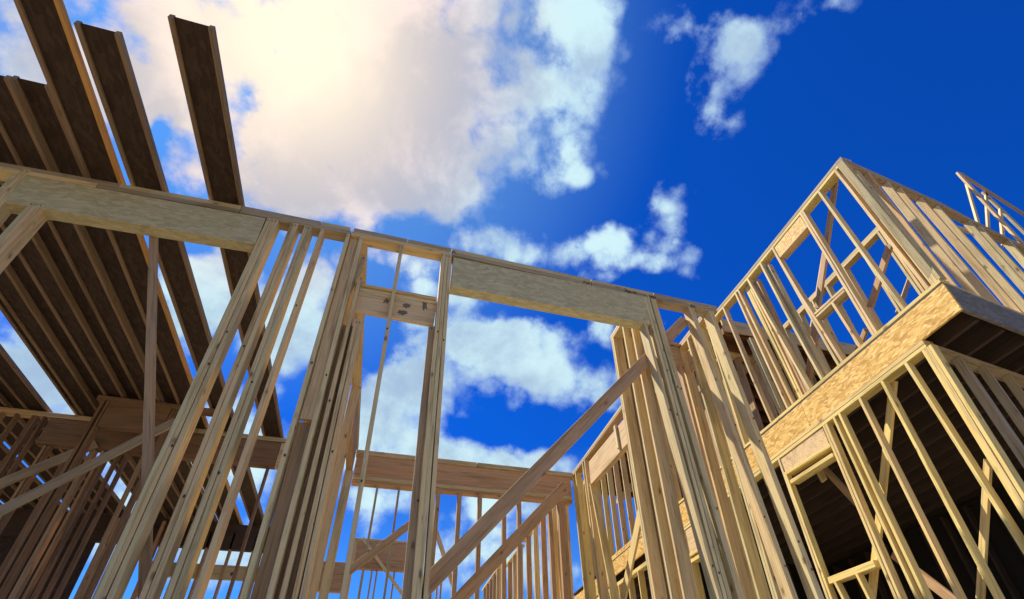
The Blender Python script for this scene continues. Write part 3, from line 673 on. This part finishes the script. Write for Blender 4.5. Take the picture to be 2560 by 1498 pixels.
# ---------------------------------------------------------------- FAR WALLS
FY = 13.7
fw = thing('framed_wall', 'farthest stud wall in the gap behind the centre post, with crossed braces under a brown header', 'wall', (0, FY, 0))
fz = 6.53
plank('top_plate', fw, -.66, .9, FY, FY + .14, fz - .06, fz, LUM)
plank('header', fw, -.60, .9, FY + .01, FY + .13, fz - .66, fz - .062, LUMB)
plank('ledger', fw, -.6, .9, FY - .01, FY + .14, fz - .76, fz - .662, LUMB)
plank('stud', fw, -.72, -.56, FY, FY + .14, .1, fz - .062, LUM)
plank('window_sill', fw, -.55, 2.2, FY, FY + .14, 4.95, 5.05, LUM)
for x in (-.12, .0, .42, .80, .92, 1.5, 1.6): plank('stud', fw, x, x + .04, FY + .02, FY + .12, .1, fz - .76, LUMB)
brace(fw, (902, 1345), (1010, 1498), (912, 1345), (1020, 1498), FY, -.08, m=LUM)
brace(fw, (870, 1418), (1035, 1292), (872, 1440), (1037, 1312), MY, -.05, m=LUMB)
brace(fw, (1078, 1300), (1128, 1470), (1084, 1296), (1142, 1466), FY, -1.2, m=LUM)
for x, y in ((-3.9, FY), (-3.4, FY), (-2.9, FY), (-2.3, FY), (-1.8, FY)): plank('stud', fw, x, x + .045, y, y + .14, .1, fz - .1, LUMB)
plank('beam', fw, -12, -2.05, FY, FY + .14, 6.04, fz + .12, LUMK); plank('beam', fw, -2.04, -.75, FY, FY + .14, 5.2, 5.9, LUMB)
plank('window_sill', fw, -4.9, -2.05, FY + .02, FY + .13, 5.37, 5.68, LUM)
plank('added_dark_panel', fw, -12, -6.15, FY + .15, FY + .17, 0, fz, OSBD)  # dark sheet added to close the far left room into darkness
for x in (-5.8, -5.35, -4.9, -4.75, -4.3, -2.6, -2.2): plank('stud', fw, x, x + .07, FY - .2, FY - .06, .1, fz, LUMB)
f2 = thing('framed_wall', 'low far stud wall with small window frames, seen under the long diagonal brace', 'wall', (4, 16, 0))
for i in range(16):
    x = 1.6 + i * .22; plank('stud', f2, x, x + .045, 16.0, 16.14, .1, 5.2 - i * .0, LUM if i % 2 else LUMB)
plank('top_plate', f2, 1.5, 5.2, 16.0, 16.14, 5.2, 5.3, LUM)
plank('header', f2, 2.3, 3.2, 15.98, 16.1, 4.7, 5.15, PLY)

# low side wall beyond the back wall, its plate stepping down away from camera
sw = thing('framed_wall', 'low stud wall beyond the back wall, its pale plate slanting under the second diagonal board', 'wall', (3.3, 12, 0))
for (a, b, z0, n) in (((1358, 1295), (1304, 1344), .1, 3), ((1254, 1412), (1204, 1474), .1, 6), ((1300, 1372), (1262, 1412), .1, 3)):
    A, B = X(*a, 3.3), X(*b, 3.3); zz_ = (A.z + B.z) / 2; A.z = B.z = zz_
    board('top_plate', sw, A, B, UX, UZ, .12, .05, LUM, 0)
    for k in range(n):
        p = A + (B - A) * ((k + .3) / n); studs(sw, Vector((3.3, p.y, zz_)), Vector((3.3, p.y, .1)), UY, UX, 1, .12, .05, random.choice((LUM, LUMB)), zz_ - .001)
# bare winter trees far behind
def tree(px, py, Yd, h, label):
    base = Y(px, py, Yd); o = thing('bare_tree', label, 'tree', (base.x, base.y, 0), 'bare trees beyond the house frames')
    tb_, cb_ = bmesh.new(), bmesh.new()
    def limb(bm, A, B, r0, r1):
        dvec = (B - A).normalized(); a = dvec.orthogonal().normalized(); b = dvec.cross(a)
        R0 = [bm.verts.new(A + (a * math.cos(t) + b * math.sin(t)) * r0) for t in (0, 1.57, 3.14, 4.71)]
        R1 = [bm.verts.new(B + (a * math.cos(t) + b * math.sin(t)) * r1) for t in (0, 1.57, 3.14, 4.71)]
        for k in range(4): bm.faces.new((R0[k], R0[(k + 1) % 4], R1[(k + 1) % 4], R1[k]))
    def grow(bm, A, dr, L, rad, lev):
        B = A + dr * L; limb(bm, A, B, rad, rad * .7)
        if lev == 0: return
        for k in range(3 if lev > 2 else 4):
            nd_ = (dr + Vector((random.uniform(-.6, .6), random.uniform(-.6, .6), random.uniform(-.1, .5)))).normalized()
            grow(cb_, A + dr * L * random.uniform(.55, 1), nd_, L * random.uniform(.55, .75), rad * .55, lev - 1)
    L = h * .34; grow(tb_, Vector((0, 0, 0)), Vector((.02, 0, 1)), L, h * .016, 5)
    for n, bm in (('trunk', tb_), ('crown', cb_)):
        me = bpy.data.meshes.new(n); bm.to_mesh(me); bm.free(); link(n, me, BARK, o, Matrix.Translation((base.x, base.y, 0)))
for px, py, Yd, lb in ((1355, 1450, 44, 'bare tree whose twigs show between two thin studs of the back wall'), (1392, 1455, 50, 'bare tree at the right, partly behind the pale stud of the back wall')):
    top_ = Y(px, py, Yd); tree(px, py, Yd, top_.z * 1.08, lb)
